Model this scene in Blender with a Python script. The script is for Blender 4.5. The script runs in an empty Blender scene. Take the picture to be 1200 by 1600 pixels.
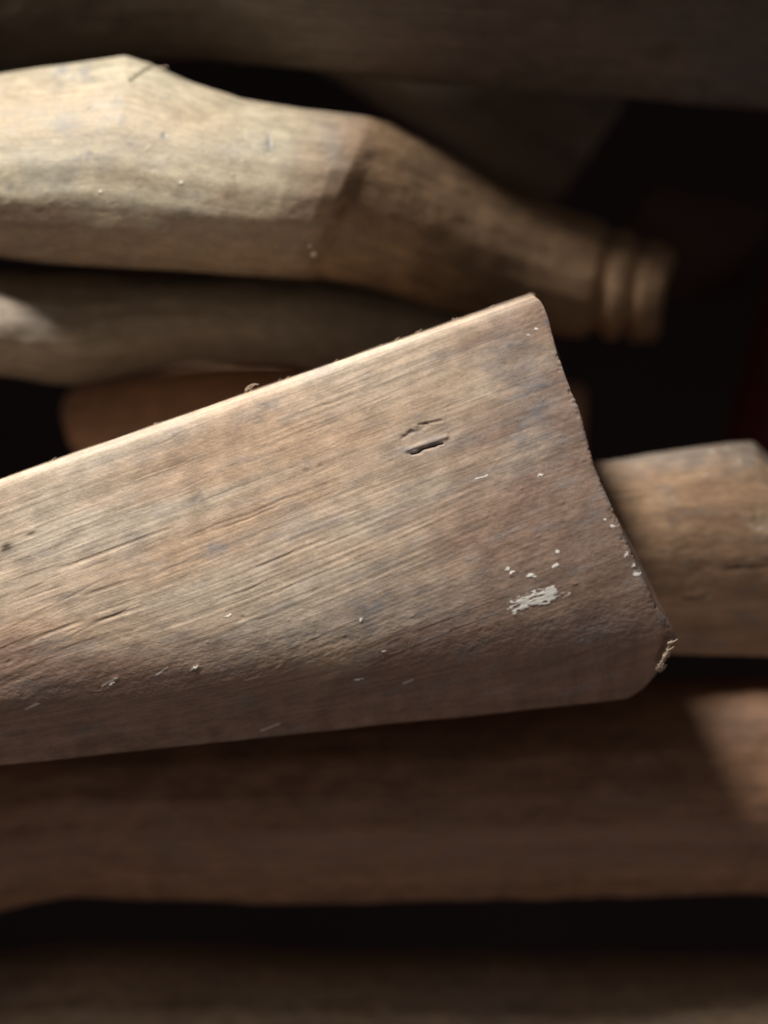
import bpy, math
import numpy as np

# ------------------------------------------------------------------ camera, world, light, exposure
scene = bpy.context.scene
CAM_D = 0.45                       # camera stands 45 cm in front of the pile
K = 0.31 / 1600.0                  # the frame is 31 cm high at the plane y = 0

cam_data = bpy.data.cameras.new('camera')
cam = bpy.data.objects.new('camera', cam_data)
scene.collection.objects.link(cam)
cam.location = (0, -CAM_D, 0)
cam.rotation_euler = (math.radians(90), 0, 0)
cam_data.sensor_fit = 'VERTICAL'
cam_data.sensor_height = 24.0
cam_data.lens = 24.0 / (0.31 / CAM_D)
cam_data.clip_start = 0.01
cam_data.clip_end = 50
cam_data.dof.use_dof = True
cam_data.dof.focus_distance = 0.418
cam_data.dof.aperture_fstop = cam_data.lens / 20.0     # 20 mm wide aperture
scene.camera = cam

world = bpy.data.worlds.new('World')
scene.world = world
world.use_nodes = True
bg = world.node_tree.nodes['Background']
bg.inputs['Color'].default_value = (1.0, 0.84, 0.80, 1)
bg.inputs['Strength'].default_value = 0.05

key_data = bpy.data.lights.new('key_lamp', 'SPOT')     # a hand torch held up to the left of the camera
key_data.shadow_soft_size = 0.062
key_data.energy = 31.0
key_data.color = (1.0, 0.945, 0.885)
key_data.spot_size = math.radians(47)
key_data.spot_blend = 1.0
key = bpy.data.objects.new('key_lamp', key_data)
scene.collection.objects.link(key)
KEY_POS = np.array((-0.215, -0.27, 0.50))
KEY_AIM = np.array((-0.058, 0.0, -0.035))
key.location = KEY_POS
from mathutils import Vector
key.rotation_euler = Vector(KEY_AIM - KEY_POS).to_track_quat('-Z', 'Y').to_euler()

fill_data = bpy.data.lights.new('fill_lamp', 'AREA')    # added fill light from below and in front, not a lamp of the place
fill_data.shape = 'DISK'
fill_data.size = 0.9
fill_data.energy = 4.0
fill_data.color = (1.0, 0.82, 0.72)
fill = bpy.data.objects.new('fill_lamp', fill_data)
scene.collection.objects.link(fill)
fill.location = (0.2, -1.05, -1.75)
fill.rotation_euler = Vector((-0.2, 1.05, 1.75)).to_track_quat('-Z', 'Y').to_euler()

scene.view_settings.view_transform = 'Standard'
scene.view_settings.look = 'None'
scene.view_settings.exposure = 0.0
scene.view_settings.gamma = 1.0
scene.view_settings.use_curve_mapping = False
scene.render.engine = 'CYCLES'
scene.cycles.max_bounces = 6
scene.cycles.use_denoising = True

# ------------------------------------------------------------------ numeric helpers
def _hash(i, j, k, seed):
    h = (i * 374761393 + j * 668265263 + k * 2147483647 + seed * 974711) & 0xFFFFFFFF
    h = ((h ^ (h >> 13)) * 1274126177) & 0xFFFFFFFF
    h = ((h ^ (h >> 16)) * 2246822519) & 0xFFFFFFFF
    return ((h ^ (h >> 15)) & 0xFFFFFF) / float(0xFFFFFF) * 2 - 1

def noise2(x, y, seed=0):
    """value noise in two dimensions, -1..1"""
    xi = np.floor(x).astype(np.int64); yi = np.floor(y).astype(np.int64)
    fx = x - xi; fy = y - yi
    fx = fx * fx * fx * (fx * (fx * 6 - 15) + 10); fy = fy * fy * fy * (fy * (fy * 6 - 15) + 10)
    a = _hash(xi, yi, 0, seed); b = _hash(xi + 1, yi, 0, seed)
    c = _hash(xi, yi + 1, 0, seed); d = _hash(xi + 1, yi + 1, 0, seed)
    return (a + (b - a) * fx) * (1 - fy) + (c + (d - c) * fx) * fy

def fbm(x, y, seed=0, octaves=4, gain=0.5):
    s = 0; amp = 1.0; tot = 0
    for o in range(octaves):
        s = s + amp * noise2(x * 2 ** o + 17.3 * o, y * 2 ** o - 9.1 * o, seed + o)
        tot += amp; amp *= gain
    return s / tot

def sstep(a, b, x):
    t = np.clip((x - a) / (b - a), 0, 1)
    return t * t * (3 - 2 * t)

def seg_dist(px, py, x0, y0, x1, y1):
    """distance to a segment and the fraction along it"""
    dx, dy = x1 - x0, y1 - y0
    t = np.clip(((px - x0) * dx + (py - y0) * dy) / (dx * dx + dy * dy), 0, 1)
    return np.hypot(px - x0 - t * dx, py - y0 - t * dy), t

def blob(px, py, x, y, rx, ry, ang=0.0):
    c, s = math.cos(math.radians(ang)), math.sin(math.radians(ang))
    u = ((px - x) * c - (py - y) * s) / rx
    v = ((px - x) * s + (py - y) * c) / ry
    return np.exp(-(u * u + v * v))

def unproject(px, py, y):
    f = (CAM_D + y) / CAM_D
    return (px - 600) * K * f, y, (800 - py) * K * f

def project(P):
    f = CAM_D / (CAM_D + P[..., 1])
    return 600 + P[..., 0] * f / K, 800 - P[..., 2] * f / K

# ------------------------------------------------------------------ materials
def N(nt, kind, x=0, y=0, **inp):
    n = nt.nodes.new(kind); n.location = (x, y)
    for k, v in inp.items():
        n.inputs[k.replace('_', ' ')].default_value = v
    return n

def wood_material(name, rough=0.62, bump=0.5, grain=1.0, spec=0.35):
    m = bpy.data.materials.new(name); m.use_nodes = True
    nt = m.node_tree; L = nt.links.new
    bsdf = nt.nodes['Principled BSDF']
    tint = N(nt, 'ShaderNodeAttribute'); tint.attribute_name = 'tint'
    gco = N(nt, 'ShaderNodeAttribute'); gco.attribute_name = 'gco'
    def mapped(sx, sy):
        mp = N(nt, 'ShaderNodeMapping'); mp.inputs['Scale'].default_value = (sx, sy, 1)
        L(gco.outputs['Vector'], mp.inputs['Vector']); return mp.outputs['Vector']
    def noise(vec, detail=4, rough_=0.6, dist=0.0):
        n = N(nt, 'ShaderNodeTexNoise', Scale=1.0, Detail=detail, Roughness=rough_, Distortion=dist)
        L(vec, n.inputs['Vector']); return n.outputs['Fac']
    def ramp(v, a, b, lo, hi):
        r = N(nt, 'ShaderNodeMapRange'); r.interpolation_type = 'SMOOTHSTEP'
        for i, x in enumerate((a, b, lo, hi)): r.inputs[1 + i].default_value = x
        L(v, r.inputs[0]); return r.outputs[0]
    def math2(op, a, b):
        n = N(nt, 'ShaderNodeMath'); n.operation = op
        for i, v in enumerate((a, b)):
            if isinstance(v, (int, float)): n.inputs[i].default_value = v
            else: L(v, n.inputs[i])
        return n.outputs[0]
    streak = noise(mapped(18, 1000), 5, 0.65, 0.1)          # long grain streaks
    fine = noise(mapped(70, 4000), 3, 0.6)                # pores
    blot = noise(mapped(150, 220), 6, 0.62)                # blotches
    grit = noise(mapped(2600, 2600), 3, 0.7)               # dust and fuzz
    f1 = ramp(streak, 0.30, 0.70, 1 - 0.22 * grain, 1 + 0.20 * grain)
    f2 = ramp(fine, 0.22, 0.52, 1 - 0.26 * grain, 1.03)
    f3 = ramp(blot, 0.30, 0.72, 0.80, 1.14)
    f4 = ramp(grit, 0.25, 0.75, 0.90, 1.10)
    f = math2('MULTIPLY', math2('MULTIPLY', f1, f2), math2('MULTIPLY', f3, f4))
    mul = N(nt, 'ShaderNodeVectorMath'); mul.operation = 'SCALE'
    L(tint.outputs['Color'], mul.inputs[0]); L(f, mul.inputs['Scale'])
    # paint remains white where the tint's alpha is set
    mix = N(nt, 'ShaderNodeMix'); mix.data_type = 'RGBA'
    L(tint.outputs['Alpha'], mix.inputs['Factor'])
    L(mul.outputs[0], mix.inputs[6]); mix.inputs[7].default_value = (0.96, 0.95, 0.88, 1)
    L(mix.outputs[2], bsdf.inputs['Base Color'])
    L(ramp(blot, 0.3, 0.7, rough - 0.10, rough + 0.16), bsdf.inputs['Roughness'])
    bsdf.inputs['Specular IOR Level'].default_value = spec
    h = math2('ADD', math2('MULTIPLY', streak, 0.8), math2('MULTIPLY', fine, 0.35))
    h = math2('ADD', h, math2('MULTIPLY', grit, 0.22))
    h = math2('ADD', h, math2('MULTIPLY', blot, 0.5))
    bp = N(nt, 'ShaderNodeBump', Strength=bump, Distance=0.0006)
    L(h, bp.inputs['Height']); L(bp.outputs[0], bsdf.inputs['Normal'])
    return m

MAT_WORN = wood_material('worn_pale_wood', 0.60, 0.16, 0.75, 0.3)
MAT_SMOOTH = wood_material('smooth_worn_wood', 0.58, 0.12, 0.35, 0.3)
MAT_WAXED = wood_material('waxed_brown_wood', 0.52, 0.40, 0.7, 0.4)
MAT_DARK = wood_material('dark_oiled_wood', 0.55, 0.35, 0.8, 0.35)

def plain_material(name, col, rough=0.9):
    m = bpy.data.materials.new(name); m.use_nodes = True
    nt = m.node_tree
    b = nt.nodes['Principled BSDF']
    n = N(nt, 'ShaderNodeTexNoise', Scale=40.0, Detail=5.0)
    r = N(nt, 'ShaderNodeValToRGB')
    r.color_ramp.elements[0].color = tuple(c * 0.7 for c in col) + (1,)
    r.color_ramp.elements[1].color = tuple(min(1, c * 1.3) for c in col) + (1,)
    nt.links.new(n.outputs['Fac'], r.inputs['Fac']); nt.links.new(r.outputs['Color'], b.inputs['Base Color'])
    b.inputs['Roughness'].default_value = rough
    b.inputs['Specular IOR Level'].default_value = 0.05
    return m

# ------------------------------------------------------------------ mesh helpers
def grid_mesh(name, G, tint=None, gco=None, mat=None, closed=True):
    """G: rows x cols x 3, columns closed into a ring"""
    nu, nv = G.shape[:2]
    me = bpy.data.meshes.new(name)
    me.vertices.add(nu * nv)
    me.vertices.foreach_set('co', G.reshape(-1).astype(np.float32))
    i = np.arange(nu - 1)[:, None]; j = np.arange(nv if closed else nv - 1)[None, :]
    jn = (j + 1) % nv
    q = np.stack([i * nv + j, i * nv + jn, (i + 1) * nv + jn, (i + 1) * nv + j], -1).reshape(-1, 4)
    me.loops.add(q.size); me.loops.foreach_set('vertex_index', q.reshape(-1).astype(np.int32))
    me.polygons.add(len(q))
    me.polygons.foreach_set('loop_start', (np.arange(len(q)) * 4).astype(np.int32))
    me.polygons.foreach_set('use_smooth', np.ones(len(q), dtype=bool))
    me.update(calc_edges=True)
    if tint is not None:
        a = me.attributes.new('tint', 'FLOAT_COLOR', 'POINT')
        a.data.foreach_set('color', tint.reshape(-1).astype(np.float32))
    if gco is not None:
        a = me.attributes.new('gco', 'FLOAT_VECTOR', 'POINT')
        a.data.foreach_set('vector', gco.reshape(-1).astype(np.float32))
    if mat: me.materials.append(mat)
    return me

def link(name, me, parent=None):
    o = bpy.data.objects.new(name, me); scene.collection.objects.link(o)
    if parent is not None: o.parent = parent
    return o

def normals(G):
    du = np.gradient(G, axis=0)
    dv = np.roll(G, -1, 1) - np.roll(G, 1, 1)
    n = np.cross(dv, du)
    l = np.linalg.norm(n, axis=-1, keepdims=True)
    n = n / np.maximum(l, 1e-12)
    c = G.mean(axis=1, keepdims=True)
    if np.sum(n * (G - c)) < 0: n = -n
    return n

ROUND = [(1, 0), (.96, .28), (.85, .53), (.65, .76), (.35, .94), (0, 1), (-.35, .94), (-.65, .76), (-.85, .53), (-.96, .28), (-1, 0)]

def ring(prof, nf, nb, w=20):
    """(s, h) around a section: front from top to bottom, then back from bottom to top"""
    p = np.array(prof, float)
    d = np.concatenate([[0], np.cumsum(np.hypot(np.diff(p[:, 0]), np.diff(p[:, 1]) * 0.6))])
    t = np.linspace(0, d[-1], 400)
    s = np.interp(t, d, p[:, 0]); h = np.interp(t, d, p[:, 1])
    k = np.hanning(2 * w + 1); k /= k.sum()
    def sm(v):
        e = np.concatenate([2 * v[0] - v[w:0:-1], v, 2 * v[-1] - v[-2:-w - 2:-1]])
        return np.convolve(e, k, 'valid')
    s, h = sm(s), sm(h)
    q = np.linspace(0, 399, nf)
    sf = np.interp(q, np.arange(400), s); hf = np.maximum(np.interp(q, np.arange(400), h), 0)
    a = np.linspace(-np.pi / 2, np.pi / 2, nb + 2)[1:-1]
    return np.concatenate([sf, np.sin(a)]), np.concatenate([hf, -np.cos(a)])

def smooth_rows(A, w):
    if w < 2: return A
    k = np.hanning(2 * w + 1); k /= k.sum()
    out = np.empty_like(A)
    for c in range(A.shape[1]):
        v = A[:, c]
        e = np.concatenate([2 * v[0] - v[w:0:-1], v, 2 * v[-1] - v[-2:-w - 2:-1]])
        out[:, c] = np.convolve(e, k, 'valid')
    return out

def add_end(G, r, n=7, rings=5):
    """round the edge of the last row over a radius and close it with a flat end"""
    R = G[-1]; c = R.mean(0)
    a = c - G[-4].mean(0); a /= np.linalg.norm(a)
    inw = c - R; inw = inw - (inw @ a)[:, None] * a
    li = np.linalg.norm(inw, axis=1, keepdims=True); inw /= li
    rr = np.minimum(r, li * 0.8)
    rows = [R + a * r * math.sin(t) + inw * rr * (1 - math.cos(t)) for t in np.linspace(0, math.pi / 2, n + 1)[1:]]
    last = rows[-1]; c2 = last.mean(0)
    for k in range(1, rings + 1): rows.append(last + (c2 - last) * min(k / rings, 0.995))
    return np.concatenate([G, np.array(rows)])

def stock(stations, nu=220, nf=110, nb=40, prof=ROUND, smooth=14, end=None, start=None):
    """loft a stock: stations are (top x, top y, bottom x, bottom y, depth, half thickness)"""
    S = np.array(stations, float)
    m = (S[:, :2] + S[:, 2:4]) / 2
    u = np.concatenate([[0], np.cumsum(np.linalg.norm(np.diff(m, axis=0), axis=1))])
    q = np.linspace(0, u[-1], nu)
    A = np.stack([np.interp(q, u, S[:, c]) for c in range(6)], 1)
    A = smooth_rows(A, smooth)
    s, h = ring(prof, nf, nb)
    px = (A[:, None, 0] + A[:, None, 2]) / 2 + s[None] * (A[:, None, 0] - A[:, None, 2]) / 2
    py = (A[:, None, 1] + A[:, None, 3]) / 2 + s[None] * (A[:, None, 1] - A[:, None, 3]) / 2
    yy = A[:, None, 4] - A[:, None, 5] * h[None]
    X, _, Z = unproject(px, py, np.minimum(yy, A[:, None, 4]))
    G = np.stack([X, yy, Z], -1)
    if end: G = add_end(G, end)
    if start: G = add_end(G[::-1], start)[::-1]
    return G

def grain_coords(G, seed):
    c = G.mean(1)
    al = np.concatenate([[0], np.cumsum(np.linalg.norm(np.diff(c, axis=0), axis=1))])
    d = np.linalg.norm(G - np.roll(G, 1, 1), axis=-1); d[:, 0] = 0
    ar = np.cumsum(d, 1)
    ar = ar - ar[:, [G.shape[1] // 3]]
    return np.stack([np.broadcast_to(al[:, None], ar.shape), ar, np.full_like(ar, seed * 3.7)], -1)

def finish(name, G, base, mat, seed, label, rough_amp=0.0006, features=None, var=0.18, grey=0.25, gco=None,
           group='old wooden gunstocks piled on one another', split=None):
    """uneven hand-worn surface, colour of the wood, in places with painted light and shade, then one mesh object"""
    g = grain_coords(G, seed) if gco is None else gco
    n = normals(G)
    a, b = g[..., 0], g[..., 1]
    disp = rough_amp * fbm(a * 45 + seed * 7, b * 60, seed, 4)
    base = np.array(base, float)
    t = fbm(a * 28 + seed * 3, b * 110, seed + 20, 5)
    col = base * (1 + var * t)[..., None]
    gm = sstep(0.05, 0.6, fbm(a * 40, b * 55 + seed, seed + 40, 4))[..., None] * grey
    lum = col.mean(-1, keepdims=True)
    col = col * (1 - gm) + gm * lum * np.array((0.80, 0.80, 0.82))
    paint = np.zeros(a.shape)
    if features:
        px, py = project(G)
        front = (n[..., 1] < 0.35).astype(float)
        fd, col, paint = features(px, py, a, b, col, front)
        disp = disp + fd
    P = G + n * disp[..., None]
    tint = np.concatenate([np.clip(col, 0.004, 0.95), np.clip(paint, 0, 1)[..., None]], -1)
    rows = slice(0, split[0] + 1 if split else None)
    o = link(name, grid_mesh(name, P[rows], tint[rows], g[rows], mat))
    if split:
        rest = slice(split[0], None)
        P = link(split[1], grid_mesh(split[1], P[rest], tint[rest], g[rest], split[2]), o)
    if label:
        o['label'] = label; o['category'] = 'gunstock'; o['group'] = group
    return o, P

# ------------------------------------------------------------------ the setting: a dark wall far behind the pile
w = 3.0
bk = np.array([[[-w, 0.60, -w], [w, 0.60, -w]], [[-w, 0.60, w], [w, 0.60, w]]], float)
back = link('back_wall', grid_mesh('back_wall', bk, mat=plain_material('dark_wall', (0.035, 0.026, 0.028)), closed=False))
back['kind'] = 'structure'

# ------------------------------------------------------------------ the butt in the middle, sharp and lit
END = np.array([(836, 460), (847, 469), (855, 488), (870, 545), (886, 590), (905, 640), (918, 685), (932, 732), (958, 796),
                (985, 860), (1008, 913), (1030, 958), (1061, 1003), (1046, 1027), (1028, 1055), (1009, 1077), (988, 1091), (962, 1095)], float)
PROF_A = [(1, 0), (1, .62), (.998, .86), (.990, .955), (.96, .985), (.88, .995), (.45, 1), (.05, 1), (-.18, .98), (-.38, .925), (-.55, .825),
          (-.68, .685), (-.79, .52), (-.88, .345), (-.95, .18), (-.985, .08), (-1, 0)]
def main_butt():
    nu, nf, nb = 1000, 600, 60
    s, h = ring(PROF_A, nf, nb, 5)                 # crisp comb edge
    s2, h2 = ring(PROF_A, nf, nb, 34)              # softly rolled belly
    wgt = sstep(0.30 * nf, 0.50 * nf, np.arange(nf + nb)); wgt[nf:] = 0
    s = s * (1 - wgt) + s2 * wgt; h = h * (1 - wgt) + h2 * wgt
    es = 1 - 2 * (END[:, 1] - END[0, 1]) / (END[-1, 1] - END[0, 1])
    ex = np.interp(-s, -es, END[:, 0]) - 7; ey = np.interp(-s, -es, END[:, 1])
    k = np.hanning(11); k /= k.sum()
    ex[5:nf - 5] = np.convolve(ex[:nf], k, 'valid')
    X0 = -430.0
    lx = np.full_like(s, X0); ly = 1070 - s * 171
    u = np.linspace(0, 1, nu)[:, None]
    px = lx + (ex - lx) * u; py = ly + (ey - ly) * u
    y0 = -0.020 + 0.016 * u
    th = 0.021 + 0.003 * u
    yy = y0 - th * h[None]
    X, _, Z = unproject(px, py, np.minimum(yy, y0))
    G = np.stack([X, yy, Z], -1)
    # the sawn end leans back, so its far edge lies further left
    G[..., 0] -= np.maximum(h[None] * -1, 0) * 0.010 * u ** 6
    # gentle hollows along the belly
    return add_end(G, 0.0012, 9, 8)

def main_features(px, py, a, b, col, front):
    # grain runs up to the right a little steeper than the comb
    c, s = math.cos(math.radians(22)), math.sin(math.radians(22))
    wx = px; wy = py + 14 * fbm(px / 420, py / 200, 6, 2)
    al = wx * c - wy * s; ac = wx * s + wy * c
    d = np.zeros_like(px)
    # raised grain: fine ridges that come and go
    m1 = sstep(-0.15, 0.45, fbm(al / 240, ac / 60, 11, 3))
    endfade = 1 - sstep(650, 880, px) * 0.75
    ridge = noise2(al / 380, ac / 5.2, 12) * 0.6 + noise2(al / 260, ac / 2.9, 13) * 0.4
    d += 0.00007 * ridge * (0.25 + m1) * endfade
    band = blob(px, py, 500, 890, 190, 75, 22) + 0.7 * blob(px, py, 560, 815, 170, 30, 22)
    d += 0.00009 * np.sin((ac + 2 * noise2(al / 160, ac / 30, 14)) * 2 * np.pi / 9.5) * band * (0.55 + 0.45 * noise2(al / 60, ac / 7, 15))
    band2 = blob(px, py, 120, 930, 190, 110, 26)
    d += 0.00022 * np.minimum(0, noise2(al / 95, ac / 6.5, 16) + 0.15) * band2 * 2
    # open checks: long thin splits along the grain
    rng = np.random.RandomState(4)
    crack = np.zeros_like(px)
    splits = [(265, 848, 520, 752, 2.2, 1.0), (330, 832, 470, 776, 1.6, 1.0), (300, 790, 420, 742, 1.8, .7), (560, 770, 700, 716, 1.3, .5),
              (40, 965, 190, 892, 1.6, .8), (95, 1002, 240, 930, 1.5, .8), (10, 940, 120, 885, 1.4, .7), (230, 905, 330, 858, 1.4, .6),
              (430, 660, 600, 600, 1.2, .5), (180, 760, 330, 704, 1.3, .6), (20, 790, 130, 748, 1.3, .5), (372, 895, 520, 838, 1.4, .8),
              (520, 700, 620, 668, 1.2, .5), (355, 935, 480, 880, 1.3, .8), (640, 760, 760, 722, 1.1, .4), (600, 900, 720, 850, 1.1, .4)]
    for k in range(130):
        x = rng.uniform(-20, 760); y = rng.uniform(560, 1000); l = rng.uniform(18, 80)
        splits.append((x, y, x + l * .92, y - l * rng.uniform(.34, .50), rng.uniform(.7, 1.2), rng.uniform(.15, .6)))
    for x0, y0, x1, y1, wd, st in splits:
        bx = (px > min(x0, x1) - 30) & (px < max(x0, x1) + 30) & (py > min(y0, y1) - 30) & (py < max(y0, y1) + 30)
        qx, qy = px[bx], py[bx]
        dd, t = seg_dist(qx, qy + 2.0 * noise2(qx / 26, qy / 26, 19), x0, y0, x1, y1)
        crack[bx] = np.maximum(crack[bx], np.exp(-(dd / wd) ** 2) * st * sstep(0, .25, t) * sstep(1, .6, t))
    crack *= front
    d -= 0.00017 * crack
    # gouge: a deep slot with a raised lip inside a torn hollow
    d -= 0.0005 * blob(px, py, 662, 684, 44, 20, 18) * front
    dd, t = seg_dist(px + 2 * noise2(px / 9, py / 9, 71), py + 2.5 * noise2(px / 11, py / 9, 72), 640, 711, 694, 691)
    slot = np.exp(-(dd / (0.4 + 1.9 * np.sqrt(np.clip(t * (1.02 - t) * 4 * (1.3 - .6 * t), 0, 1)))) ** 2) * front
    d -= 0.0010 * slot
    dd2, t2 = seg_dist(px, py, 636, 703, 697, 682)
    d += 0.0007 * np.exp(-(dd2 / 4.0) ** 2) * front
    dd3, t3 = seg_dist(px, py + 3 * noise2(px / 8, py / 6, 73), 628, 684, 668, 664)
    tear = np.exp(-(dd3 / 3.5) ** 2) * (.55 + .45 * noise2(px / 7, py / 4, 74)) * front
    d -= 0.0007 * tear
    dd4, t4 = seg_dist(px, py, 655, 664, 690, 657)
    tear2 = np.exp(-(dd4 / 2.0) ** 2) * .6 * front
    d -= 0.0006 * tear2
    # little pits and bumps
    pits = [(10, 858, 8, 6, 1.6), (50, 829, 7, 5, -1.0), (46, 836, 8, 4, .8), (305, 779, 13, 6, .5), (565, 968, 4, 3, -.5),
            (478, 735, 6, 4, .5), (500, 728, 5, 3, .4), (306, 1043, 5, 3, -.8), (182, 1060, 4, 2, -.6), (640, 1066, 5, 2, -.6)]
    for k in range(70):
        pits.append((rng.uniform(0, 1040), rng.uniform(960, 1170), rng.uniform(2, 6), rng.uniform(1.2, 3), rng.uniform(-.55, .55)))
    for k in range(110):
        pits.append((rng.uniform(720, 1020), rng.uniform(480, 1000), rng.uniform(2, 6), rng.uniform(1.5, 3.5), rng.uniform(-.5, .35)))
    pitmask = np.zeros_like(px)
    for x, y, rx, ry, st in pits:
        bx = (np.abs(px - x) < 4 * rx) & (np.abs(py - y) < 4 * rx)
        g_ = blob(px[bx], py[bx], x, y, rx, ry, rng.uniform(5, 40)) * front[bx]
        d[bx] -= 0.0004 * st * g_
        pitmask[bx] = np.maximum(pitmask[bx], g_ * max(st, 0))
    # leathery, scuffed surface towards the end and the belly
    sc = sstep(640, 800, px + 0.35 * (py - 700)) + sstep(930, 1010, py)
    d += 0.00009 * np.clip(sc, 0, 1) * fbm(al / 11, ac / 6, 23, 4)
    d += 0.00005 * fbm(px / 3.2, py / 2.2, 24, 2)

    # the sawn edge is nicked and rubbed
    rim = np.exp(-((np.interp(py, END[:13, 1], END[:13, 0]) - 3 - px) / 7.0) ** 2) * sstep(1030, 1000, py) * front
    nick = np.clip(fbm(px / 9, py / 9, 81, 3) - .08, 0, 1) * rim
    d -= 0.0009 * nick
    d += 0.0004 * rim * fbm(px / 40, py / 40, 82, 2)

    # ---- the colours of the wood: pale bare wood, warm streaks, old grey grime, brown on the end and belly
    pale = np.array((0.54, 0.455, 0.355)); warm = np.array((0.53, 0.38, 0.26)); brown = np.array((0.255, 0.162, 0.122)); grey = np.array((0.27, 0.25, 0.245))
    q1 = fbm(al / 330, ac / 60, 31, 4)
    mw = np.clip(0.42 + 0.9 * q1 + 0.7 * blob(px, py, 470, 700, 260, 80, 20) + .5 * blob(px, py, 40, 1000, 130, 60, 20) - .5 * blob(px, py, 120, 800, 170, 70, 20), 0, 1)[..., None]
    c0 = pale * (1 - mw) + warm * mw
    # brown in patches towards the end and along the belly
    q2 = fbm(al / 120, ac / 70, 33, 5)
    mb = np.clip(sstep(600, 900, px + 0.55 * (py - 700) + 190 * q2) * 0.80 + sstep(965, 1060, py + 60 * q2) * 0.85, 0, 0.93)[..., None]
    c0 = c0 * (1 - mb) + brown * 1.15 * mb
    st = np.zeros_like(px)
    for x, y, rx, ry, k, an in [(575, 958, 60, 34, .75, 30), (640, 930, 70, 40, .45, 20), (690, 965, 50, 25, .35, 10), (500, 985, 60, 20, .45, 10), (800, 560, 45, 70, .6, 20),
                            (835, 650, 26, 80, .75, -18), (770, 545, 50, 22, .5, 20), (700, 560, 50, 14, .35, 20), (305, 780, 18, 8, .9, 15), (345, 765, 26, 6, .4, 20),
                            (340, 858, 13, 9, .7, 0), (215, 850, 20, 22, .55, 40), (200, 865, 16, 12, .5, 30), (415, 632, 22, 9, .55, 20), (390, 655, 50, 8, .35, 20),
                            (655, 690, 45, 26, .55, 18), (370, 1000, 45, 12, .4, 10), (935, 780, 14, 70, .5, -22), (1000, 900, 14, 60, .5, -25), (930, 985, 80, 30, .5, 5),
                            (478, 728, 10, 5, .5, 0), (130, 1010, 40, 14, .35, 10), (275, 690, 40, 10, .3, 20), (870, 700, 40, 60, .35, 0), (65, 870, 22, 9, .4, 20)]:
        bb = blob(px + 10 * noise2(px / 14, py / 14, 35), py + 8 * noise2(px / 12, py / 12, 36), x, y, rx, ry, an)
        st = np.maximum(st, k * bb * (0.75 + 0.5 * noise2(px / 16, py / 9, 37)))
    q3 = fbm(al / 60, ac / 16, 38, 5)
    st = np.clip(st + 0.36 * sstep(0.10, 0.6, q3) , 0, 0.9)[..., None]
    c0 = c0 * (1 - st) + grey * st
    # fine streaks in the grain
    q4 = fbm(al / 420, ac / 3.2, 39, 3)
    c0 = c0 * (1 + 0.15 * q4 * endfade)[..., None]
    c0 = c0 * (1 + 0.10 * fbm(px / 5, py / 4, 40, 3))[..., None]
    c0 = c0 * (1 - 0.3 * np.clip(crack, 0, 1))[..., None]
    c0 = c0 * (1 - 0.6 * np.clip(slot + .5 * tear + .5 * tear2, 0, 1))[..., None]
    c0 = c0 * (1 - 0.55 * np.clip(pitmask, 0, 1))[..., None]
    rw = np.clip(rim * sstep(-.1, .5, fbm(px / 8, py / 12, 83, 4)), 0, 1)[..., None] * .7
    c0 = c0 * (1 - rw) + rw * np.array((.20, .20, .21))
    # specks and a smear of old white paint
    paint = np.zeros_like(px)
    dd, t = seg_dist(px, py, 806, 948, 858, 927)
    edge = 10.5 + 4.5 * noise2(px / 6, py / 4, 41) + 3 * noise2(al / 12, ac / 2.2, 42)
    paint = np.maximum(paint, sstep(edge + 1.5, edge - 1.5, dd) * sstep(-.75, -.25, noise2(al / 14, ac / 2.4, 43)))
    dd, t = seg_dist(px, py, 858, 936, 888, 927)
    paint = np.maximum(paint, 0.6 * sstep(5, 2.5, dd) * sstep(-.1, .3, noise2(al / 9, ac / 2.5, 44)))
    for x, y, rx, ry, an in [(793, 889, 5, 3, 20), (800, 894, 6, 2.5, 20), (828, 899, 7, 3.2, 18), (868, 884, 6, 3, 30), (871, 862, 4, 3, 30), 
                             (757, 744, 9, 1.6, 22), (746, 748, 5, 1.5, 22), (838, 514, 4, 2.5, 10), (826, 523, 4, 2, 10), (564, 969, 4, 3, 20), 
                             (945, 812, 3, 3, -20), (957, 822, 4, 3, 0), (979, 866, 2, 7, -22), (990, 885, 2.5, 5, -22), (997, 897, 9, 2.6, 5),
                             (357, 962, 6, 2, 20), (306, 1043, 6, 2.5, 25), (300, 1046, 4, 2, 20), (600, 1018, 6, 1.6, 15),
                             (175, 1068, 6, 1.6, 35), (560, 1062, 9, 1.4, 15), (845, 742, 5, 2, 20), (835, 900, 3, 1.5, 20)]:
        bx = (np.abs(px - x) < 25) & (np.abs(py - y) < 25)
        g_ = blob(px[bx] + 1.5 * noise2(px[bx] / 3, py[bx] / 3, 45), py[bx] + 1.5 * noise2(px[bx] / 3, py[bx] / 3, 46), x, y, rx, ry, an)
        paint[bx] = np.maximum(paint[bx], sstep(.40, .62, g_))
    for x0, y0, x1, y1 in [(408, 1142, 436, 1131), (160, 1072, 182, 1060), (40, 1108, 60, 1100), (630, 1068, 645, 1062), (245, 1055, 262, 1043)]:
        dd, t = seg_dist(px, py, x0, y0, x1, y1)
        paint = np.maximum(paint, 0.45 * sstep(2.2, .8, dd))
    # worn bright along the sawn edge
    paint *= front
    d += 0.00018 * paint
    return d * 0.6, c0, paint

GA = main_butt()
gx, gy = GA[..., 0], GA[..., 2]
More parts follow.
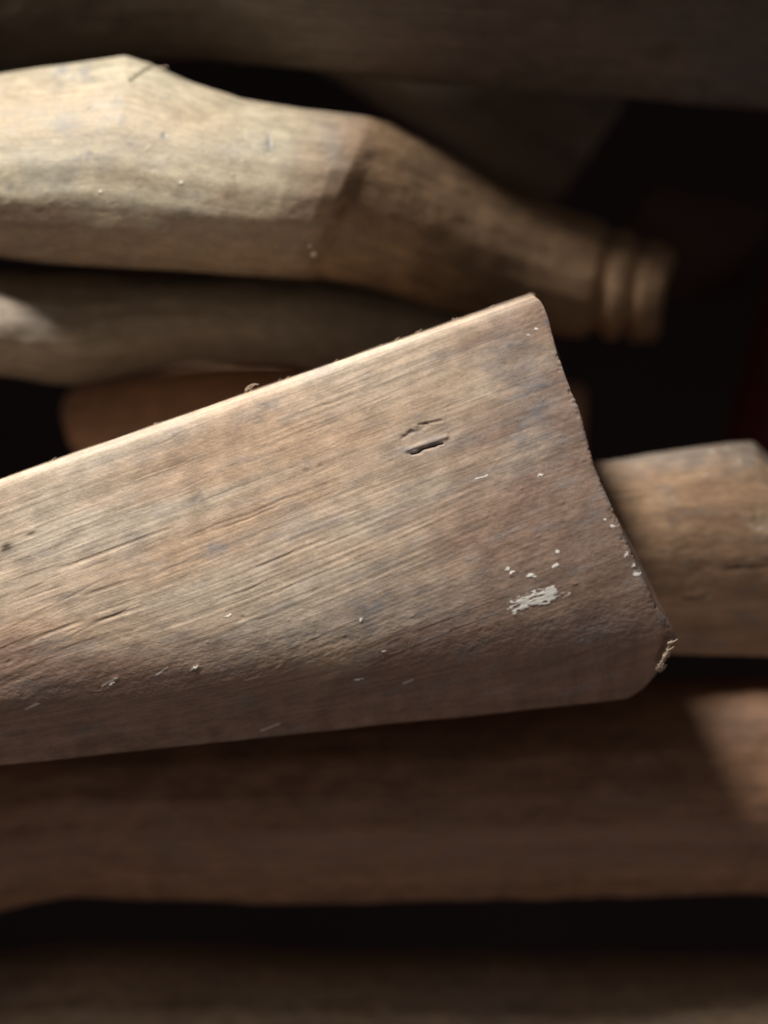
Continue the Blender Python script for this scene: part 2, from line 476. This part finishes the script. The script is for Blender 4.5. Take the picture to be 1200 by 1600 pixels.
# the grain follows the comb on the face and turns along the belly lower down
jj = np.arange(GA.shape[1])[None, :]
ga = np.radians(22 - 15 * sstep(330, 600, jj))
cg, sg = np.cos(ga), np.sin(ga)
gz = gy + 0.045
gco_a = np.stack([gx * cg + gz * sg, -gx * sg + gz * cg + 0.6 * np.minimum(GA[..., 1], 0), np.full_like(gx, 1.3) + GA[..., 1]], -1)
main, PA = finish('gunstock', GA, (0.45, 0.36, 0.26), MAT_WORN, 1, 'sharp pale butt in the middle with white paint smear and dark gouge',
                  0.0003, main_features, gco=gco_a)

# ------------------------------------------------------------------ pale stock with a raised comb, upper left
B_ST = [(-260, 150, -260, 405, .020, .026), (-100, 129, -100, 398, .018, .027), (0, 115, 0, 402, .016, .027), (100, 101, 85, 411, .014, .027), (196, 87, 165, 416, .013, .027),
        (232, 99, 195, 418, .013, .027), (300, 129, 255, 421, .013, .027), (380, 155, 325, 425, .014, .027), (480, 171, 405, 430, .016, .026),
        (550, 179, 454, 433, .019, .0255), (580, 183, 476, 435, .0215, .0252), (594, 188, 487, 434, .023, .0243), (610, 192, 500, 434, .0255, .0240),
        (660, 215, 575, 448, .033, .0228), (740, 256, 670, 476, .046, .0225), (850, 314, 800, 509, .063, .0215), (925, 341, 893, 526, .073, .0205),
        (943, 347, 915, 527, .075, .020), (950, 360, 926, 515, .076, .0162), (962, 364, 938, 516, .077, .0162), (969, 357, 944, 530, .078, .0195),
        (990, 365, 963, 532, .080, .0195), (997, 378, 973, 519, .081, .0162), (1008, 382, 982, 520, .082, .0162), (1016, 374, 988, 533, .083, .0195), (1040, 384, 1010, 533, .085, .019)]
PROF_B = [(1, 0), (.985, .36), (.94, .62), (.84, .80), (.66, .93), (.42, 1), (.18, .99), (-.06, .91), (-.28, .76), (-.50, .57), (-.72, .36), (-.89, .17), (-1, 0)]
def comb_features(px, py, a, b, col, front):
    d = np.zeros_like(px); rng = np.random.RandomState(9)
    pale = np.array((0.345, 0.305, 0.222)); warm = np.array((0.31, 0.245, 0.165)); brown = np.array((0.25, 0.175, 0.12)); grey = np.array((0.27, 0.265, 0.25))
    q = fbm(px / 220, py / 90, 51, 5)
    mw = np.clip(.35 + .8 * q + .5 * sstep(250, 520, px), 0, 1)[..., None]
    c0 = pale * (1 - mw) + warm * mw
    mb = np.clip(sstep(300, 360, py + 60 * fbm(px / 70, py / 50, 52, 4)) * .75 + sstep(420, 560, px + .3 * (py - 250)) * .9, 0, .93)[..., None]  # browner lower down; shade of the wrist end painted in as brown
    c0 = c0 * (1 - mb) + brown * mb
    st = np.zeros_like(px)
    for x, y, rx, ry, k, an in [(95, 112, 14, 6, .9, 15), (132, 112, 13, 10, .8, 60), (145, 126, 6, 5, .7, 0), (120, 120, 10, 5, .5, 0), (103, 206, 22, 14, .45, -20), (183, 158, 6, 8, .6, 0),
                                (165, 186, 5, 4, .7, 0), (190, 188, 6, 6, .5, 0), (257, 211, 4, 4, .9, 0), (142, 243, 5, 9, .55, 0), (120, 248, 8, 6, .4, 0), (421, 222, 4.5, 14, 1.0, 4),
                                (412, 238, 3, 4, .8, 0), (15, 292, 6, 7, .5, 0), (60, 300, 12, 6, .3, 0), (370, 235, 26, 12, .4, 10), (520, 230, 16, 40, .45, 14), (285, 285, 6, 4, .5, 0), (300, 330, 40, 8, .4, 0)]:
        st = np.maximum(st, k * blob(px + 4 * noise2(px / 7, py / 7, 53), py + 4 * noise2(px / 7, py / 7, 54), x, y, rx, ry, an))
    st = np.clip(st + .3 * sstep(.15, .6, fbm(px / 50, py / 32, 55, 5)), 0, .9)[..., None] * front[..., None]
    c0 = c0 * (1 - st) + grey * .75 * st
    c0 = c0 * (1 + .08 * fbm(px / 6, py / 5, 56, 3))[..., None]
    # dents, flakes and a split at the comb
    for x, y, rx, ry, k, an in [(140, 171, 9, 3, 1.2, 25), (137, 166, 9, 4, -1.0, 25), (100, 204, 18, 10, .5, 0), (257, 211, 4, 4, 1, 0), (421, 222, 5, 13, 1.2, 4), (426, 222, 3, 12, -.8, 4),
                                (65, 169, 8, 3, .6, 20), (183, 160, 7, 8, .6, 0), (165, 186, 5, 4, .8, 0), (157, 300, 4, 3, -1, 0), (283, 286, 5, 3, -.9, 0), (142, 243, 4, 7, .7, 0),
                                (85, 203, 4, 3, -.8, 0), (20, 295, 5, 8, .6, 0)]:
        d -= .0005 * k * blob(px, py, x, y, rx, ry, an) * front
    for k in range(160):
        x, y = rng.uniform(-10, 560), rng.uniform(110, 420)
        rx = rng.uniform(2, 7); bx = (np.abs(px - x) < 4 * rx) & (np.abs(py - y) < 4 * rx)
        d[bx] -= .0004 * rng.uniform(-.7, .7) * blob(px[bx], py[bx], x, y, rx, rng.uniform(1.5, 4), rng.uniform(-10, 40)) * front[bx]
    dd, t = seg_dist(px, py + 2 * noise2(px / 8, py / 8, 57), 204, 126, 236, 105)
    cr = np.exp(-(dd / 2.2) ** 2) * front
    d -= .0012 * cr
    d += .0007 * np.exp(-(seg_dist(px, py, 200, 120, 232, 101)[0] / 5) ** 2) * front
    c0 = c0 * (1 - .6 * cr)[..., None]
    d += .00022 * fbm(px / 22, py / 12, 58, 4)
    paint = np.zeros_like(px)
    for x, y, rx, ry in [(490, 398, 6, 5), (484, 385, 3, 3), (157, 299, 3, 2), (283, 285, 4, 2)]:
        paint = np.maximum(paint, .5 * sstep(.35, .7, blob(px, py, x, y, rx, ry, 30)))
    d *= 0.35
    # beyond the seam: brown old finish, tone lowered for shade, darker at the seam
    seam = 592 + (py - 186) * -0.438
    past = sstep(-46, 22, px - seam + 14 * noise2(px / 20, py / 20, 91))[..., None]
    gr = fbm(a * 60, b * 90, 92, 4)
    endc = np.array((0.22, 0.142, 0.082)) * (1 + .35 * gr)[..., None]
    endc = endc * (1 + 1.3 * sstep(760, 960, px))[..., None]      # light on the tip painted in: paler towards the end
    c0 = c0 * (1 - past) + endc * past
    c0 = c0 * (1 - .4 * np.exp(-((px - seam - 6) / 13) ** 2) * (.6 + .4 * noise2(px / 12, py / 12, 94)))[..., None]
    paint = paint * (1 - past[..., 0] * .3)
    d += .0005 * past[..., 0] * fbm(a * 45, b * 60, 93, 3)
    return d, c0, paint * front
GB = stock(B_ST, 900, 260, 50, ROUND, 5, end=0.004)
mid = project(GB.mean(1))[0]
cut = int(np.argmax(mid > 548))
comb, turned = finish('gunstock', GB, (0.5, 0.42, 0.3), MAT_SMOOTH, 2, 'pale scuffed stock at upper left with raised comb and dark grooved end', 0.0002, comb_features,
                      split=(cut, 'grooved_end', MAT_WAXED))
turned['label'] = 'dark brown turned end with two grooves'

# ------------------------------------------------------------------ stock lying across the top
I_ST = [(-300, -290, -300, 150, .095, .038), (0, -310, 0, 118, .072, .038), (200, -320, 200, 90, .054, .038), (350, -325, 350, 85, .036, .038), (500, -322, 500, 105, .021, .038),
        (700, -318, 700, 126, .026, .038), (1000, -310, 1000, 152, .045, .038), (1500, -300, 1500, 185, .06, .038)]
PROF_I = [(1, 0), (.95, .35), (.82, .65), (.6, .9), (.35, 1), (.1, .98), (-.15, .90), (-.4, .74), (-.65, .50), (-.85, .26), (-.96, .10), (-1, 0)]
GI = stock(I_ST, 260, 110, 40, PROF_I, 20, end=.004, start=.004)
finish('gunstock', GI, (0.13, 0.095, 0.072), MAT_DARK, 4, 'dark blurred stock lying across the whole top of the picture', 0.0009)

# ------------------------------------------------------------------ blunt stock end pointing down to the right, under the top one
K_ST = [(420, -190, 260, -40, .125, .024), (560, -110, 420, 60, .125, .024), (700, -35, 540, 132, .125, .024), (850, 60, 700, 228, .125, .023), (965, 140, 846, 316, .125, .022)]
GK = stock(K_ST, 160, 90, 40, ROUND, 10, end=.005)
finish('gunstock', GK, (0.36, 0.285, 0.21), MAT_DARK, 5, 'blunt dim stock end wedged between the top stock and the dark grooved end', 0.0006)

# ------------------------------------------------------------------ stock under the comb stock, lit only at its left
D_ST = [(-300, 410, -300, 590, .000, .022), (-100, 416, -100, 588, .014, .022), (0, 420, 0, 588, .0225, .022), (100, 418, 100, 604, .033, .022), (200, 420, 200, 584, .046, .022), (300, 424, 300, 565, .050, .021),
        (450, 428, 450, 572, .054, .021), (600, 440, 600, 585, .060, .020), (780, 480, 780, 610, .072, .020)]
D_ST = [t[:4] + (t[4] + .006, t[5]) for t in D_ST]
GD = stock(D_ST, 260, 110, 40, ROUND, 16, end=.004, start=.004)
finish('gunstock', GD, (0.29, 0.24, 0.185), MAT_WORN, 6, 'stock squeezed beneath the pale comb stock, lit only at its left end', 0.0009)

# ------------------------------------------------------------------ brown butt end behind the main butt, left
E_ST = [(140, 600, 185, 800, .085, .020), (300, 570, 320, 810, .090, .020), (600, 560, 600, 800, .100, .020), (900, 600, 900, 790, .120, .020)]
GE = stock(E_ST, 160, 90, 40, ROUND, 8, end=.004, start=.011)
finish('gunstock', GE, (0.75, 0.43, 0.25), MAT_WAXED, 7, 'reddish brown butt end peeping out behind the left of the main butt', 0.0007)

# ------------------------------------------------------------------ butt at the right, behind the end of the main one
def right_features(px, py, a, b, col, front):
    d = np.zeros_like(px); rng = np.random.RandomState(12)
    warm = np.array((0.58, 0.385, 0.235)); brown = np.array((0.33, 0.205, 0.13)); grey = np.array((0.27, 0.24, 0.21))
    q = fbm(px / 160, py / 45, 61, 5)
    m = np.clip(.30 + .9 * q + .25 * sstep(880, 960, py), 0, 1)[..., None]
    c0 = warm * (1 - m) + brown * m
    st = np.clip(.75 * sstep(760, 705, py + 25 * fbm(px / 40, py / 30, 62, 4)) + .4 * sstep(.1, .6, fbm(px / 45, py / 20, 63, 4)), 0, .85)[..., None]
    c0 = c0 * (1 - st) + grey * st
    sp = np.zeros_like(px)
    dd, t = seg_dist(px, py, 1068, 935, 1108, 931)
    sl = np.exp(-(dd / 2.2) ** 2) * front; d -= .0010 * sl
    d += .0006 * np.exp(-(seg_dist(px, py, 1075, 929, 1110, 934)[0] / 3) ** 2) * front
    dd, t = seg_dist(px, py + 2 * noise2(px / 9, py / 9, 64), 1135, 888, 1230, 883)
    sl2 = np.exp(-(dd / 2.5) ** 2) * front; d -= .0006 * sl2
    c0 = c0 * (1 - .6 * np.clip(sl + sl2, 0, 1))[..., None]
    paint = np.zeros_like(px)
    tr = blob(px + 8 * noise2(px / 8, py / 8, 65), py + 6 * noise2(px / 7, py / 5, 66), 1196, 815, 22, 20, -40)
    d -= .0009 * tr * front
    c0 = c0 * (1 - .5 * tr[..., None]) + .5 * tr[..., None] * np.array((.62, .5, .34))
    for x, y, rx, ry in [(1112, 706, 7, 2.4), (1136, 702, 4, 2), (1103, 742, 7, 2.2), (1156, 720, 4, 2), (1188, 825, 14, 2.5), (1172, 822, 8, 2), (1108, 932, 5, 2), (1050, 777, 4, 1.6), (1075, 838, 4, 1.5)]:
        paint = np.maximum(paint, .35 * sstep(.4, .8, blob(px + 2 * noise2(px / 4, py / 4, 67), py, x, y, rx, ry, 8)))
    for k in range(120):
        x, y = rng.uniform(930, 1240), rng.uniform(690, 1010)
        rx = rng.uniform(3, 12); bx = (np.abs(px - x) < 4 * rx) & (np.abs(py - y) < 4 * rx)
        d[bx] -= .0004 * rng.uniform(-.5, .7) * blob(px[bx], py[bx], x, y, rx, rng.uniform(1.2, 3), rng.uniform(0, 14)) * front[bx]
    d += .00016 * fbm(px / 14, py / 6, 68, 4)
    return d * .45, c0, paint * front
F_ST = [(600, 782, 600, 1010, .020, .022), (900, 727, 900, 1016, .024, .022), (1080, 700, 1110, 1022, .026, .022), (1150, 691, 1220, 1026, .027, .022), (1178, 690, 1275, 1030, .028, .022), (1200, 712, 1310, 1030, .028, .022)]
GF = stock(F_ST, 300, 240, 40, PROF_B, 6, end=.004)
finish('gunstock', GF, (0.4, 0.29, 0.19), MAT_WORN, 8, 'brown butt at the right, half hidden behind the end of the main butt', 0.0006, right_features)

# ------------------------------------------------------------------ stock below the main butt
H_ST = [(-300, 1125, -300, 1480, .047, .030), (-60, 1115, -60, 1440, .047, .030), (0, 1112, 0, 1424, .047, .030), (105, 1104, 105, 1400, .047, .030), (250, 1096, 250, 1406, .047, .030), (400, 1090, 400, 1412, .047, .030),
        (700, 1078, 700, 1408, .047, .030), (1200, 1056, 1200, 1398, .047, .030), (1500, 1050, 1500, 1395, .047, .030)]
GH = stock(H_ST, 260, 120, 40, ROUND, 8, end=.004, start=.004)
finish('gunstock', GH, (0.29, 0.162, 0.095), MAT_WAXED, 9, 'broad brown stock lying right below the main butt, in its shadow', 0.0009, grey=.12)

J_ST = [(-300, 1530, -300, 1820, .078, .030), (0, 1495, 0, 1790, .078, .030), (150, 1476, 150, 1780, .078, .030), (400, 1488, 400, 1780, .078, .030), (700, 1494, 700, 1780, .078, .030), (1500, 1496, 1500, 1790, .078, .030)]
GJ = stock(J_ST, 240, 110, 40, ROUND, 18, end=.004, start=.004)
finish('gunstock', GJ, (0.52, 0.39, 0.26), MAT_WAXED, 10, 'blurred brown stock along the bottom edge of the picture', 0.0009)

# ------------------------------------------------------------------ dim stocks deep in the dark at the right
L_ST = [(1330, 420, 1205, 400, .170, .022), (1310, 560, 1172, 540, .165, .022), (1290, 680, 1140, 660, .160, .022), (1280, 900, 1110, 880, .155, .022)]
GL = stock(L_ST, 120, 80, 30, ROUND, 8, end=.004, start=.004)
finish('gunstock', GL, (0.20, 0.035, 0.03), MAT_DARK, 11, 'dark red stock standing in the shadow at the right edge', 0.0006)
O_ST = [(1030, 290, 960, 440, .200, .022), (1100, 300, 1060, 470, .200, .022), (1190, 320, 1150, 460, .200, .021)]
GO = stock(O_ST, 100, 80, 30, ROUND, 6, end=.004, start=.004)
finish('gunstock', GO, (0.12, 0.06, 0.045), MAT_DARK, 12, 'hardly visible stock end in the dark beyond the two grooves', 0.0006)

# ------------------------------------------------------------------ loose fibres and torn wood: small parts
MAT_FIBRE = plain_material('torn_pale_fibre', (0.44, 0.35, 0.27), 0.8)
def tube(name, pts, r0, r1, parent, mat=MAT_FIBRE, n=6):
    P = np.array(pts, float); rows = []
    t = np.linspace(0, 1, 14); u = np.linspace(0, 1, len(P))
    C = np.stack([np.interp(t, u, P[:, c]) for c in range(3)], 1)
    C = smooth_rows(C, 3)
    D = np.gradient(C, axis=0); D /= np.linalg.norm(D, axis=1, keepdims=True)
    for c, d, k in zip(C, D, t):
        e = np.cross(d, (0.13, 1, 0.21)); e /= np.linalg.norm(e); f = np.cross(d, e)
        r = r0 + (r1 - r0) * k
        rows.append([c + r * (math.cos(a) * e + 0.6 * math.sin(a) * f) for a in np.linspace(0, 2 * math.pi, n, endpoint=False)])
    rows = np.array(rows)
    rows = np.concatenate([[rows[0] * 0.001 + rows[0].mean(0) * 0.999], rows, [rows[-1] * 0.001 + rows[-1].mean(0) * 0.999]])
    return link(name, grid_mesh(name, rows, mat=mat), parent)
def px3(x, y, d): return np.array(unproject(x, y, d))
# a curled fibre on the top edge of the main butt
tube('fibre', [px3(384, 609, -.019), px3(388, 604, -.020), px3(396, 600, -.021), px3(404, 601, -.021)], .00025, .00012, main)
tube('fibre', [px3(383, 610, -.019), px3(392, 606, -.021), px3(398, 601, -.023)], .0002, .0001, main)
tube('fibre', [px3(240, 106, .012), px3(250, 106, .010), px3(262, 104, .008)], .0003, .00012, comb)
# frayed toe of the main butt: short torn splinters standing off the edge
rng = np.random.RandomState(21)
for k in range(26):
    t = rng.uniform(0, 1)
    bx = 1052 - 22 * t + rng.uniform(-5, 3); by = 1000 + 52 * t + rng.uniform(-4, 4)
    ang = math.radians(rng.uniform(15, 75)); l = rng.uniform(6, 17) * (1 - .3 * t)
    dpt = -0.0235 + 0.008 * t
    tube('splinter', [px3(bx - l * .4 * math.cos(ang), by + l * .4 * math.sin(ang), dpt - .001), px3(bx, by, dpt - .0015 - rng.uniform(0, .001)),
                      px3(bx + l * .6 * math.cos(ang), by - l * .6 * math.sin(ang), dpt - .002 - rng.uniform(0, .0015))], rng.uniform(.0003, .0007), .00015, main)

for k in range(16):
    x = rng.uniform(30, 800); y = 748 - 0.351 * x; l = rng.uniform(4, 11); up = rng.uniform(.2, 1.0)
    tube('fibre', [px3(x, y + 2.5, -.019), px3(x + l * .5, y - .15 * l - 1.5 * up, -.020), px3(x + l, y - .33 * l - 3.0 * up, -.021)], .00013, .00006, main)
